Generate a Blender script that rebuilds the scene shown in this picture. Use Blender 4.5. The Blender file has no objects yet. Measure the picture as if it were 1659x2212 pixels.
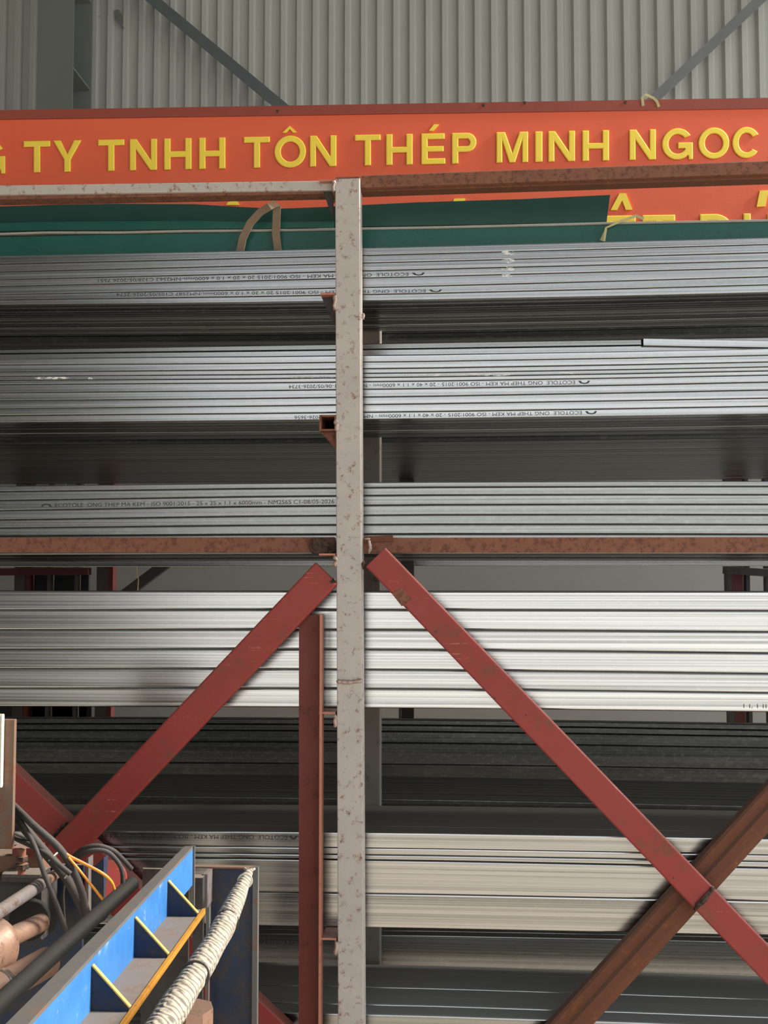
import bpy, math, random
from mathutils import Vector, Matrix, Euler
random.seed(7)
C = bpy.context.scene
COL = C.collection

# ---------------------------------------------------------------- camera
F = 2500.0; CX, CY = 829.5, 1106.0
EYE = Vector((0, 0, 1.6))
YAW, PITCH = math.radians(4.4), math.radians(3.57)
cd = bpy.data.cameras.new('camera'); cam = bpy.data.objects.new('camera', cd); COL.objects.link(cam)
cd.sensor_fit = 'VERTICAL'; cd.sensor_height = 36.0; cd.lens = F / 2212 * 36; cd.clip_start = 0.05; cd.clip_end = 300
cam.location = EYE; cam.rotation_euler = (math.pi / 2 + PITCH, 0, YAW)
C.camera = cam
CR = Euler((math.pi / 2 + PITCH, 0, YAW)).to_matrix()

# ---------------------------------------------------------------- sky, sun, exposure
C.view_settings.view_transform = 'Standard'; C.view_settings.look = 'None'
C.view_settings.exposure = 0.0; C.view_settings.gamma = 1.0; C.view_settings.use_curve_mapping = False
W = bpy.data.worlds.new('sky'); C.world = W; W.use_nodes = True
nt = W.node_tree; nt.nodes.clear()
wo = nt.nodes.new('ShaderNodeOutputWorld'); bg = nt.nodes.new('ShaderNodeBackground')
tc = nt.nodes.new('ShaderNodeTexCoord'); sp = nt.nodes.new('ShaderNodeSeparateXYZ'); rp = nt.nodes.new('ShaderNodeValToRGB')
nt.links.new(tc.outputs['Generated'], sp.inputs[0]); nt.links.new(sp.outputs['Z'], rp.inputs['Fac'])
rp.color_ramp.elements[0].position = 0.0; rp.color_ramp.elements[0].color = (1.0, 0.97, 0.91, 1)
rp.color_ramp.elements[1].position = 0.7; rp.color_ramp.elements[1].color = (0.66, 0.80, 1.0, 1)
nt.links.new(rp.outputs['Color'], bg.inputs['Color']); bg.inputs['Strength'].default_value = 1.7
nt.links.new(bg.outputs[0], wo.inputs['Surface'])
sd = bpy.data.lights.new('sun', 'SUN'); sd.energy = 9.0; sd.angle = math.radians(12.0); sd.color = (1.0, 0.93, 0.82)
sun = bpy.data.objects.new('sun', sd); COL.objects.link(sun)
sun.rotation_euler = Vector((-1.0, -0.12, -0.75)).to_track_quat('-Z', 'Y').to_euler()
try:
    C.cycles.use_denoising = True
    C.cycles.max_bounces = 10; C.cycles.diffuse_bounces = 5; C.cycles.glossy_bounces = 5
    C.cycles.sample_clamp_indirect = 6.0
except Exception: pass

# ---------------------------------------------------------------- helpers
def ray(px, py):
    return CR @ Vector(((px - CX) / F, -(py - CY) / F, -1.0))
def P(px, py, Y):
    d = ray(px, py); return EYE + d * (Y / d.y)
def PP(px, py, pt, n):
    d = ray(px, py); return EYE + d * ((pt - EYE).dot(n) / d.dot(n))

def mesh_from(name, verts, faces, mat, smooth=None):
    me = bpy.data.meshes.new(name); me.from_pydata([tuple(v) for v in verts], [], faces); me.validate()
    if mat: me.materials.append(mat)
    if smooth:
        for p in me.polygons: p.use_smooth = True
        me.set_sharp_from_angle(angle=math.radians(smooth))
    me.update(); return me
class MB:
    def __init__(s): s.v = []; s.f = []
    def add(s, verts, faces):
        o = len(s.v); s.v += [Vector(v) for v in verts]; s.f += [tuple(i + o for i in f) for f in faces]
    def box(s, lo, hi):
        x0, y0, z0 = lo; x1, y1, z1 = hi
        s.hexa([(x0,y0,z0),(x1,y0,z0),(x1,y0,z1),(x0,y0,z1),(x0,y1,z0),(x1,y1,z0),(x1,y1,z1),(x0,y1,z1)])
    def hexa(s, v):
        s.add(v, [(0,1,2,3),(5,4,7,6),(4,0,3,7),(1,5,6,2),(3,2,6,7),(4,5,1,0)])
    def prism(s, poly, off):                      # polygon extruded by a vector
        n = len(poly); off = Vector(off); v = [Vector(p) for p in poly]
        v += [p + off for p in v]
        s.add(v, [tuple(range(n)), tuple(range(2*n-1, n-1, -1))] + [(i, i+n, (i+1) % n + n, (i+1) % n) for i in range(n)])
    def sweep(s, path, prof, depth=(0,1,0), inner=None, caps=True, closed=True, scale=None):
        path = [Vector(p) for p in path]; n = len(prof); D0 = Vector(depth)
        def rings(pf):
            out = []
            for i, p in enumerate(path):
                a = path[max(0, i-1)]; b = path[min(len(path)-1, i+1)]; t = (b - a).normalized()
                v = (D0 - t * D0.dot(t)).normalized(); u = t.cross(v); k = scale[i] if scale else 1
                out.append([p + v * (q[0]*k) + u * (q[1]*k) for q in pf])
            return out
        R = rings(prof); fs = []; vs = []
        m = n if closed else n - 1
        for r in R: vs += r
        for i in range(len(R)-1):
            for j in range(m):
                fs.append((i*n+j, i*n+(j+1) % n, (i+1)*n+(j+1) % n, (i+1)*n+j))
        if inner:
            I = rings(inner); o = len(vs)
            for r in I: vs += r
            for i in range(len(R)-1):
                for j in range(n):
                    fs.append((o+i*n+j, o+(i+1)*n+j, o+(i+1)*n+(j+1) % n, o+i*n+(j+1) % n))
            L = (len(R)-1)*n
            for j in range(n):
                k = (j+1) % n
                fs.append((j, o+j, o+k, k)); fs.append((L+j, L+k, o+L+k, o+L+j))
        elif caps:
            fs.append(tuple(range(n-1, -1, -1))); L = (len(R)-1)*n; fs.append(tuple(range(L, L+n)))
        s.add(vs, fs)
    def cyl(s, a, b, r, n=20, r2=None):
        a, b = Vector(a), Vector(b); t = (b-a).normalized()
        d = Vector((0,0,1)) if abs(t.z) < .9 else Vector((1,0,0))
        s.sweep([a, b], circ(r, n), d, scale=[1, (r2 or r)/r])
    def obj(s, name, mat, parent=None, smooth=None, origin=None):
        o0 = Vector(origin) if origin is not None else (sum(s.v, Vector()) / max(1, len(s.v)))
        pw = wloc(parent) if parent else Vector()
        me = mesh_from(name, [v - o0 for v in s.v], s.f, mat, smooth)
        o = bpy.data.objects.new(name, me); COL.objects.link(o)
        if parent: o.parent = parent
        o.location = o0 - pw
        return o
def wloc(o):
    l = Vector(o.location)
    while o.parent: o = o.parent; l += Vector(o.location)
    return l
def circ(r, n=12): return [(r*math.cos(2*math.pi*i/n), r*math.sin(2*math.pi*i/n)) for i in range(n)]
def rrect(w, h, r, seg=3, x0=0, y0=0):            # rounded rectangle from (x0,y0), w = depth, h = height
    pts = []
    for cx, cy, a in ((x0+w-r, y0+h-r, 0), (x0+r, y0+h-r, 90), (x0+r, y0+r, 180), (x0+w-r, y0+r, 270)):
        for k in range(seg+1):
            t = math.radians(a + 90*k/seg); pts.append((cx + r*math.cos(t), cy + r*math.sin(t)))
    return pts
def tag(o, label=None, cat=None, group=None, kind=None):
    if label: o['label'] = label
    if cat: o['category'] = cat
    if group: o['group'] = group
    if kind: o['kind'] = kind
    return o
def thing(name, loc, label, cat, group=None):
    o = bpy.data.objects.new(name, None); o.empty_display_size = .05; COL.objects.link(o); o.location = loc
    return tag(o, label, cat, group)
ORD = ['first','second','third','fourth','fifth','sixth','seventh','eighth','ninth','tenth','eleventh','twelfth','thirteenth','fourteenth','fifteenth','sixteenth','seventeenth','eighteenth','nineteenth','twentieth']

# ---------------------------------------------------------------- materials
def lin(r, g, b):
    f = lambda c: (c/255/12.92) if c/255 <= .04045 else ((c/255+.055)/1.055)**2.4
    return (f(r), f(g), f(b), 1)
class N:
    def __init__(s, name):
        s.m = bpy.data.materials.new(name); s.m.use_nodes = True; s.t = s.m.node_tree
        s.b = s.t.nodes['Principled BSDF']; s.tc = s.t.nodes.new('ShaderNodeTexCoord'); s.oi = s.t.nodes.new('ShaderNodeObjectInfo')
    def link(s, a, b): s.t.links.new(a, b)
    def coord(s, scale, rot=(0,0,0)):
        mp = s.t.nodes.new('ShaderNodeMapping'); mp.inputs['Scale'].default_value = scale; mp.inputs['Rotation'].default_value = rot
        ad = s.t.nodes.new('ShaderNodeVectorMath'); ad.operation = 'ADD'
        sc = s.t.nodes.new('ShaderNodeVectorMath'); sc.operation = 'SCALE'
        cmb = s.t.nodes.new('ShaderNodeCombineXYZ')
        for i in range(3): s.link(s.oi.outputs['Random'], cmb.inputs[i])
        s.link(cmb.outputs[0], sc.inputs[0]); sc.inputs['Scale'].default_value = 37.0
        s.link(s.tc.outputs['Object'], mp.inputs['Vector']); s.link(mp.outputs[0], ad.inputs[0]); s.link(sc.outputs[0], ad.inputs[1])
        return ad.outputs[0]
    def noise(s, scale, detail=4, rough=.6, sc=1.0):
        n = s.t.nodes.new('ShaderNodeTexNoise'); n.inputs['Scale'].default_value = sc; n.inputs['Detail'].default_value = detail
        n.inputs['Roughness'].default_value = rough; s.link(s.coord(scale), n.inputs['Vector']); return n.outputs['Fac']
    def ramp(s, fac, stops, interp='LINEAR'):
        r = s.t.nodes.new('ShaderNodeValToRGB'); r.color_ramp.interpolation = interp
        els = r.color_ramp.elements
        while len(els) < len(stops): els.new(.5)
        for e, (p, c) in zip(els, stops): e.position = p; e.color = c if len(c) == 4 else (*c, 1)
        s.link(fac, r.inputs['Fac']); return r.outputs['Color']
    def thr(s, fac, lo, hi): return s.ramp(fac, [(lo, (0,0,0,1)), (hi, (1,1,1,1))])
    def mix(s, fac, a, b, mode='MIX'):
        m = s.t.nodes.new('ShaderNodeMix'); m.data_type = 'RGBA'; m.blend_type = mode
        for sock, v in ((m.inputs[0], fac), (m.inputs[6], a), (m.inputs[7], b)):
            if hasattr(v, 'is_linked'): s.link(v, sock)
            else: sock.default_value = v
        return m.outputs[2]
    def mul(s, a, b):
        m = s.t.nodes.new('ShaderNodeMath'); m.operation = 'MULTIPLY'
        for sock, v in ((m.inputs[0], a), (m.inputs[1], b)):
            if hasattr(v, 'is_linked'): s.link(v, sock)
            else: sock.default_value = v
        return m.outputs[0]
    def up(s):                                     # how far a face looks up (settled dust)
        g = s.t.nodes.new('ShaderNodeNewGeometry'); x = s.t.nodes.new('ShaderNodeSeparateXYZ'); s.link(g.outputs['Normal'], x.inputs[0]); return x.outputs['Z']
    def bump(s, h, strength=.3, dist=.002):
        b = s.t.nodes.new('ShaderNodeBump'); b.inputs['Strength'].default_value = strength; b.inputs['Distance'].default_value = dist
        s.link(h, b.inputs['Height']); s.link(b.outputs[0], s.b.inputs['Normal'])
    def set(s, color=None, rough=None, metal=None, spec=None):
        for k, v in (('Base Color', color), ('Roughness', rough), ('Metallic', metal), ('Specular IOR Level', spec)):
            if v is None: continue
            if hasattr(v, 'is_linked'): s.link(v, s.b.inputs[k])
            else: s.b.inputs[k].default_value = v
        return s.m

def galv(name, a=(.29,.305,.31,1), b=(.49,.505,.51,1), rough=(.17,.25), dust=(.10,.095,.08,1)):
    n = N(name)
    st = n.noise((.18, 1, 130), 4, .7); fine = n.noise((.5, 1, 420), 3, .6); spg = n.noise((40, 60, 70), 5, .75); big = n.noise((.9, 3, 10), 3, .6)
    c = n.ramp(st, [(.36, a), (.62, b)])
    c = n.mix(n.mul(n.thr(fine, .40, .70), .35), c, (a[0]*.7,a[1]*.7,a[2]*.7,1))
    c = n.mix(n.mul(n.thr(spg, .50, .72), .12), c, (.74,.74,.73,1))
    c = n.mix(n.mul(n.thr(big, .5, .8), .2), c, (.46,.45,.42,1))
    r = n.ramp(st, [(.3, (rough[0],)*3), (.7, (rough[1],)*3)])
    n.b.inputs['Anisotropic'].default_value = .5
    cx = n.t.nodes.new('ShaderNodeCombineXYZ'); cx.inputs[0].default_value = 1.0; n.link(cx.outputs[0], n.b.inputs['Tangent'])
    n.bump(st, .16, .001)
    d = n.thr(n.up(), .45, .95)                       # dust settled on upward faces
    c = n.mix(d, c, dust); r = n.mix(d, r, (.6,.6,.6,1))
    mt = n.t.nodes.new('ShaderNodeMath'); mt.operation = 'MULTIPLY_ADD'; n.link(d, mt.inputs[0]); mt.inputs[1].default_value = -.9; mt.inputs[2].default_value = 1.0
    return n.set(c, r, mt.outputs[0])
M = {}
M['galv'] = galv('galvanized steel')
M['galv_bright'] = galv('bright galvanized steel', (.30,.315,.325,1), (.68,.69,.69,1))
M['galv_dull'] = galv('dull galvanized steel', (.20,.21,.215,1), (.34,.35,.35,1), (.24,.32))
M['galv_shaded'] = galv('shade toned galvanized steel', (.075,.08,.08,1), (.13,.135,.132,1), (.3,.4), (.09,.087,.074,1))  # base colour darkened to carry the shade on rear tubes and undersides
M['galv_low'] = galv('reflection paled galvanized steel', dust=(.26,.265,.25,1))  # pale top tone paints in a metallic reflection, passed as the dust colour
def paint(name, base, alt, rust, amount=.62, scale=18, rough=.55, dust=(.36,.30,.25,1), dustk=.5, metal=0, spot=90, scratch=None):
    n = N(name)
    big = n.noise((scale*.25,)*3, 5, .65); mid = n.noise((scale,)*3, 6, .7); sm = n.noise((spot,)*3, 4, .7)
    c = n.ramp(big, [(.3, base), (.7, alt)])
    c = n.mix(n.mul(n.thr(mid, .35, .75), .35), c, alt)
    c = n.mix(n.mul(n.thr(mid, amount-.06, amount+.05), n.thr(sm, .35, .55)), c, rust)
    c = n.mix(n.thr(sm, .68, .74), c, rust)
    if scratch:
        sc1 = n.noise((6, 160, 160), 3, .6); sc2 = n.noise((70, 9, 9), 4, .7)
        c = n.mix(n.mul(n.thr(sc1, .64, .70), n.thr(sc2, .5, .62)), c, scratch); c = n.mix(n.mul(n.thr(sc2, .5, .8), .4), c, alt)
    c = n.mix(n.mul(n.thr(n.up(), .35, .9), dustk), c, dust)
    n.bump(sm, .25, .0015)
    return n.set(c, n.ramp(mid, [(.3, (rough-.1,)*3), (.8, (rough+.2,)*3)]), metal, .4)
M['post'] = paint('rust specked grey paint', lin(176,170,165), lin(190,182,175), lin(124,76,54), .60, 45, .5, spot=240)
M['rust'] = paint('rusted steel', lin(122,78,60), lin(134,88,68), lin(92,56,44), .55, 60, .7, spot=300)
M['rust2'] = paint('orange rusted steel', lin(108,64,42), lin(98,58,40), lin(128,80,48), .6, 40, .7, spot=160)
M['red'] = paint('red primer', lin(154,54,49), lin(142,58,52), lin(118,72,56), .60, 11, .5, dust=(.36,.2,.15,1), dustk=.55, spot=110, scratch=lin(196,128,108))
M['maroon'] = paint('maroon paint', lin(78,30,28), lin(70,28,26), lin(50,28,26), .7, 12, .6)
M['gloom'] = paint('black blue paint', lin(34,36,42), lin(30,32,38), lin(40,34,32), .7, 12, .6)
M['redd'] = paint('dark red primer', lin(104,44,38), lin(118,52,42), lin(70,38,32), .62, 16, .5, spot=130)
M['toe'] = paint('bare red oxide edge', lin(176,112,92), lin(186,124,104), lin(120,72,56), .64, 30, .45)
M['weld'] = paint('weld bead', lin(172,150,138), lin(190,175,165), lin(120,80,62), .6, 80, .45, metal=.3)
M['burn'] = paint('burnt weld', lin(70,50,42), lin(96,66,50), lin(40,32,30), .5, 90, .7)
M['sign'] = paint('orange sign paint', lin(226,95,62), lin(230,102,66), lin(208,82,56), .75, 5, .5, dust=(.5,.2,.12,1), dustk=.2, spot=40)
M['signb'] = paint('maroon sign edge', lin(150,70,55), lin(140,64,52), lin(120,60,50), .7, 9, .6)
M['yellow'] = paint('yellow letters', lin(255,224,70), lin(250,216,78), lin(224,190,78), .8, 9, .45, dustk=.1)
M['green'] = paint('dark green sheet', lin(24,66,60), lin(28,74,66), lin(44,78,72), .72, 6, .4, dust=(.1,.16,.14,1), spot=60)
M['green2'] = paint('green flashing', lin(30,86,76), lin(36,96,86), lin(60,104,96), .72, 6, .28, dust=(.12,.2,.17,1), spot=60)
M['sheetedge'] = paint('bare sheet edge', lin(150,150,142), lin(165,164,156), lin(120,120,112), .7, 30, .5)
M['strap'] = paint('tan webbing', lin(128,108,90), lin(140,120,100), lin(104,86,72), .7, 60, .9)
M['tie'] = paint('straw coloured tie', lin(206,196,150), lin(190,178,130), lin(150,140,100), .7, 60, .7)
M['wall'] = paint('grey wall sheet', lin(182,185,180), lin(190,193,188), lin(164,166,160), .78, 3, .55, dustk=0, spot=12)
M['plaster'] = paint('grey plaster', lin(150,150,148), lin(160,160,157), lin(135,135,132), .8, 4, .85, dustk=0)
M['column'] = paint('grey green column paint', lin(112,118,116), lin(120,125,122), lin(96,100,98), .76, 5, .5, dust=(.2,.2,.19,1))
M['brace'] = paint('grey brace paint', lin(92,99,104), lin(102,108,112), lin(80,84,88), .7, 10, .5)
M['brace2'] = paint('galvanized brace', lin(128,132,134), lin(140,143,144), lin(110,112,114), .7, 20, .4, metal=.4)
M['dark'] = paint('dark steel', lin(56,54,54), lin(64,60,58), lin(46,40,38), .6, 12, .6)
M['backpost'] = paint('dark grey post', lin(112,108,100), lin(122,116,108), lin(86,76,68), .62, 14, .6)
M['navy'] = paint('dark blue paint', lin(28,40,62), lin(32,50,78), lin(58,54,52), .52, 14, .5, dust=(.3,.24,.2,1))
M['blue'] = paint('bright blue paint', lin(42,98,164), lin(66,126,186), lin(140,160,186), .66, 14, .5, dust=(.3,.26,.22,1), dustk=.9, spot=70)
M['flange'] = paint('worn grey blue steel', lin(84,86,88), lin(98,98,96), lin(122,82,64), .58, 20, .55, dust=(.10,.095,.088,1), dustk=.6, spot=120)
M['ledge'] = paint('dusty ledge', lin(108,104,106), lin(126,116,108), lin(116,92,74), .55, 16, .85, dust=(.17,.145,.125,1), dustk=.5)
M['orange'] = paint('yellow ochre paint', lin(176,116,36), lin(190,134,48), lin(104,66,34), .62, 50, .5, dust=(.4,.25,.07,1), dustk=.2)
M['yellowe'] = paint('yellow gusset edge', lin(206,164,78), lin(216,180,96), lin(150,112,66), .66, 50, .5, dust=(.5,.38,.18,1), dustk=.2)
M['black'] = paint('black rubber', lin(18,17,16), lin(24,22,20), lin(36,32,28), .66, 30, .75, dust=(.03,.028,.024,1))
M['cable'] = paint('dusty black cable', lin(50,48,47), lin(62,58,56), lin(80,70,62), .6, 40, .7, dust=(.11,.1,.092,1))
M['ocable'] = paint('orange cable', lin(226,150,50), lin(214,140,52), lin(150,96,44), .7, 60, .6)
M['pipe'] = paint('dusty grey pipe', lin(100,90,84), lin(106,102,106), lin(84,62,50), .58, 26, .55, dust=(.2,.17,.15,1), dustk=.5)
M['roll'] = paint('brown dusted roller', lin(126,96,80), lin(138,108,92), lin(96,68,54), .58, 40, .5, metal=.2, dust=(.22,.16,.13,1))
M['shiny'] = paint('polished roller steel', lin(150,146,140), lin(170,166,160), lin(90,80,72), .7, 30, .25, metal=.9)
M['house'] = paint('flaking grey housing', lin(96,86,78), lin(120,92,76), lin(118,74,52), .52, 24, .65, dust=(.2,.16,.13,1))
M['cream'] = paint('cream plastic', lin(200,198,178), lin(208,206,188), lin(170,160,140), .8, 20, .5)
M['ink'] = N('black ink').set((.035,.035,.035,1), .6, 0)
M['inkf'] = N('faded ink').set((.06,.06,.062,1), .55, 0)
def scuff():
    n = N('white scuff'); a = n.thr(n.noise((60, 200, 140), 5, .75), .44, .56); n.link(a, n.b.inputs['Alpha']); return n.set(lin(226,228,228), .6, 0)
M['white'] = scuff()
def bundle_mat():
    n = N('woven sheath'); w = n.t.nodes.new('ShaderNodeTexWave'); w.wave_type = 'BANDS'; w.bands_direction = 'DIAGONAL'
    w.inputs['Scale'].default_value = 34; w.inputs['Distortion'].default_value = 6; w.inputs['Detail'].default_value = 2
    n.link(n.coord((1,1,1)), w.inputs['Vector']); nz = n.noise((60,)*3, 4)
    c = n.ramp(w.outputs['Fac'], [(.04, lin(104,98,90)), (.18, lin(150,142,130)), (1, lin(172,164,150))])
    c = n.mix(n.mul(n.thr(nz, .5, .75), .5), c, lin(140,128,116)); n.bump(w.outputs['Fac'], .6, .003)
    return n.set(c, .8, 0)
M['bundle'] = bundle_mat()
def concrete(name, a, b):
    n = N(name); return n.set(n.ramp(n.noise((.8,)*3, 6, .65), [(.3, a), (.7, b)]), .85, 0)
M['floor'] = concrete('workshop concrete', lin(160,150,136), lin(176,165,150))
M['yard'] = concrete('yard concrete', lin(190,184,172), lin(205,199,188))

# ---------------------------------------------------------------- text (made first, while the scene is small)
TXT = {}
def glyph(body, extrude=0.0, bevel=0.0, offset=0.0):
    key = (body, extrude, bevel, offset)
    if key not in TXT:
        cu = bpy.data.curves.new('t', 'FONT'); cu.body = body; cu.extrude = extrude; cu.bevel_depth = bevel; cu.bevel_resolution = 0; cu.offset = offset; cu.resolution_u = 4
        ob = bpy.data.objects.new('t', cu); COL.objects.link(ob)
        me = bpy.data.meshes.new_from_object(ob.evaluated_get(bpy.context.evaluated_depsgraph_get()))
        vs = [v.co.copy() for v in me.vertices]; fs = [tuple(p.vertices) for p in me.polygons]
        bpy.data.objects.remove(ob); bpy.data.curves.remove(cu); bpy.data.meshes.remove(me)
        lo = [min(v[i] for v in vs) for i in range(3)]; hi = [max(v[i] for v in vs) for i in range(3)]
        TXT[key] = ([((v.x-lo[0])/(hi[0]-lo[0]), (v.y-lo[1])/max(1e-9, hi[1]-lo[1]), (v.z-lo[2])/((hi[2]-lo[2]) or 1)) for v in vs], fs)
    return TXT[key]
MARK = {
 'a': 'ECOTOLE  ONG THEP MA KEM - ISO 9001:2015 20 x 20 x 1.0 x 6000mm-NM2562 C328/05/2026 7551',
 'b': 'ECOTOLE  ONG THEP MA KEM - ISO 9001:2015 20 x 20 x 1.0 x 6000mm-NM2587 C105/05/2026-2574',
 'c': 'ECOTOLE  ONG THEP MA KEM - ISO 9001:2015 - 20 x 40 x 1.1 x 6000mm - NM 2556 C1-06/05/2026-3734',
 'd': 'ECOTOLE  ONG THEP MA KEM - ISO 9001:2015 - 20 x 40 x 1.1 x 6000mm - NM 2556 C1-06/05/2026-3656',
 'e': 'ECOTOLE  ONG THEP MA KEM - ISO 9001:2015 - 25 x 25 x 1.1 x 6000mm - NM2565 C1-08/05-2026',
 'f': 'ECOTOLE  ONG THEP MA KEM - ISO 9001:2015  40 x 80 x 1.4 x 6',
 'g': 'ECOTOLE  ONG THEP MA KEM - ISO 9001:2015 - 40 x 40 x 1.1 x 6000mm - NM 2588 C3 - 25-03-2026 - 3997',
 'h': 'C1-04/03-2026', 'i': '| || | \'| |'}
for s_ in MARK.values(): glyph(s_)

# ---------------------------------------------------------------- the building
def struct(name, mb, mat, parent=None, smooth=None, origin=None):
    o = mb.obj(name, mat, parent, smooth, origin)
    if not parent: o['kind'] = 'structure'
    return o
BX0, BX1, BY0, BZ = -7.0, 3.3, -5.0, 5.8
b = MB(); b.box((BX0, BY0, -.12), (BX1, 6.62, 0)); struct('floor', b, M['floor'])
b = MB(); b.box((-60, -70, -.32), (60, 30, -.125)); struct('ground', b, M['yard'])
b = MB(); b.box((BX0, BY0, BZ), (BX1, 6.62, BZ+.1)); struct('ceiling', b, M['column'])
b = MB(); b.box((BX0-.15, BY0, 0), (BX0, 6.62, BZ)); struct('wall_left', b, M['plaster'])
b = MB(); b.box((BX0, BY0-.15, 4.7), (BX1, BY0, BZ)); b.box((BX0, BY0-.15, 0), (-3.0, BY0, 4.7)); struct('wall_front', b, M['plaster'])
WY = 6.5
wb = MB(); wb.box((-7, WY + .02, 0), (BX1, WY + .12, 2.75)); wall = struct('wall_back', wb, M['plaster'])
per = 36.0 / F * WY
x = P(866, 150, WY).x - 40 * per
nsheet = 0
while x < 2.6:                                        # corrugated sheets, ten ribs each, lapped
    m = MB(); prof = []
    for k in range(10):
        x0 = x + k * per
        prof += [(x0, 0), (x0 + per*.42, 0), (x0 + per*.56, -.030), (x0 + per*.86, -.030)]
    prof.append((x + 10*per, 0)); prof.append((x + 10*per + per*.3, -.001))
    dy = -.0015 * (nsheet % 2)
    v = []; f = []
    for (a, d) in prof: v += [(a, WY + d + dy, 2.55), (a, WY + d + dy, BZ)]
    for i in range(len(prof)-1): f.append((2*i, 2*i+2, 2*i+3, 2*i+1))
    m.add(v, f); m.obj('wall_sheet', M['wall'], wall); x += 10 * per; nsheet += 1
pp_ = [(247,22),(256,20),(262,30),(263,46),(268,62),(262,58),(257,48),(250,40)]
m = MB(); m.prism([P(x_, y_, WY-.034) for x_, y_ in pp_], (0,.002,0)); m.obj('peeled_patch', M['column'], wall)
# steel column with stiffeners
cxl, cxr = P(80, 150, 5.9).x, P(157, 150, 5.9).x
col = thing('steel_column', ((cxl+cxr)/2, 6.05, 0), 'grey green steel column against the corrugated wall, cut by the upper left corner', 'column')
m = MB(); m.box((cxl, 5.9, 0), (cxr, 5.912, 5.6)); m.obj('front_flange', M['column'], col)
m = MB(); m.box((cxl, 6.2, 0), (cxr, 6.212, 5.6)); m.obj('back_flange', M['column'], col)
xm = cxl + .05
m = MB(); m.box((xm-.005, 5.912, 0), (xm+.005, 6.2, 5.6)); m.obj('web', M['column'], col)
for py in (145, -52):
    z = P(157, py, 5.9).z
    m = MB(); m.box((xm+.005, 5.912, z), (cxr-.004, 6.2, z+.012)); m.obj('stiffener', M['column'], col)
def bar(name, a, b_, w, d, mat, parent=None, r=.002, origin=None, hollow=None, seg=2, path=None, lift=0):
    # box bar: front face centred on a-b, width w in the plane of the picture wall, depth d away from the viewer
    m = MB(); pr = rrect(d, w, r, seg, 0, -w/2)
    inn = rrect(d-2*hollow, w-2*hollow, max(r-hollow, .0004), seg, hollow, -w/2+hollow) if hollow else None
    m.sweep(path or [a, b_], pr, (0,1,0), inn)
    return m.obj(name, mat, parent, origin=origin)
def angle_iron(name, a, b_, w, d, t, mat, parent=None, flip=1):
    m = MB(); pr = [(0, -w/2), (0, w/2), (d, w/2), (d, w/2-t), (t, w/2-t), (t, -w/2)]
    if flip < 0: pr = [(p[0], -p[1]) for p in pr][::-1]
    m.sweep([a, b_], pr[::-1]); return m.obj(name, mat, parent)
o = angle_iron('diagonal_brace', P(250, -68, 6.3), P(690, 298, 6.3), .062, .05, .006, M['brace']); tag(o, 'dark grey angle brace slanting across the corrugated wall, upper left', 'brace')
o = angle_iron('diagonal_brace', P(1780, -131, 6.3), P(1330, 291, 6.3), .055, .05, .006, M['brace2'], flip=-1); tag(o, 'pale galvanized angle brace slanting across the corrugated wall, upper right', 'brace')

# ---------------------------------------------------------------- the front rack
RK = thing('steel_rack', P(757, 2690, 2.83), 'tall welded steel rack with grey post and red braces holding all the tube bundles', 'rack')
PY0 = 2.905
def at_x(line, y):  # straight line through two pixels
    (x0, y0), (x1, y1) = line; return x0 + (x1-x0)*(y-y0)/(y1-y0)
Lp, Rp = ((723.9, 400), (729.7, 2180)), ((777.0, 400), (785.6, 2180))
def pm(y): return P((at_x(Lp, y) + at_x(Rp, y))/2, y, PY0)
pw = (P(at_x(Rp, 1300), 1300, PY0) - P(at_x(Lp, 1300), 1300, PY0)).length
post = bar('post', pm(2688), pm(386), pw, .06, M['post'], RK, .0025, hollow=.002, seg=3)
def weld(pts, r, parent, mat='weld', n=9):            # lumpy bead along points
    m = MB(); path = []; sc = []
    for i in range(n):
        t = i/(n-1)*(len(pts)-1); k = min(int(t), len(pts)-2); p = Vector(pts[k]).lerp(Vector(pts[k+1]), t-k)
        path.append(p + Vector((random.uniform(-.3,.3)*r, random.uniform(-.2,.2)*r, 0))); sc.append(random.uniform(.7, 1.15) if 0 < i < n-1 else .3)
    m.sweep(path, circ(r, 8), (0,1,0), scale=sc); return m.obj('weld', M[mat], parent, 60)
weld([P(727, 1472, PY0-.001), P(756, 1474, PY0-.002), P(784, 1470, PY0-.001)], .006, post, n=16)
weld([P(785, 1212, PY0), P(786, 1232, PY0)], .004, post, 'burn', 6)
weld([P(784, 676, PY0+.01), P(785, 690, PY0+.01)], .004, post, n=5)
m = MB(); m.box(P(725, 386, PY0-.0) + Vector((0, .001, 0)), P(777, 381, PY0) + Vector((0, .058, .0))); m.obj('post_cap', M['rust'], RK)
# back posts, hidden between the bundles
bpx = P(822, 1300, 3.43).x
bp = bar('back_post', Vector((bpx-.03, 3.43, 0)), Vector((bpx-.03, 3.43, 2.62)), .06, .05, M['backpost'], RK, .004)
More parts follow.
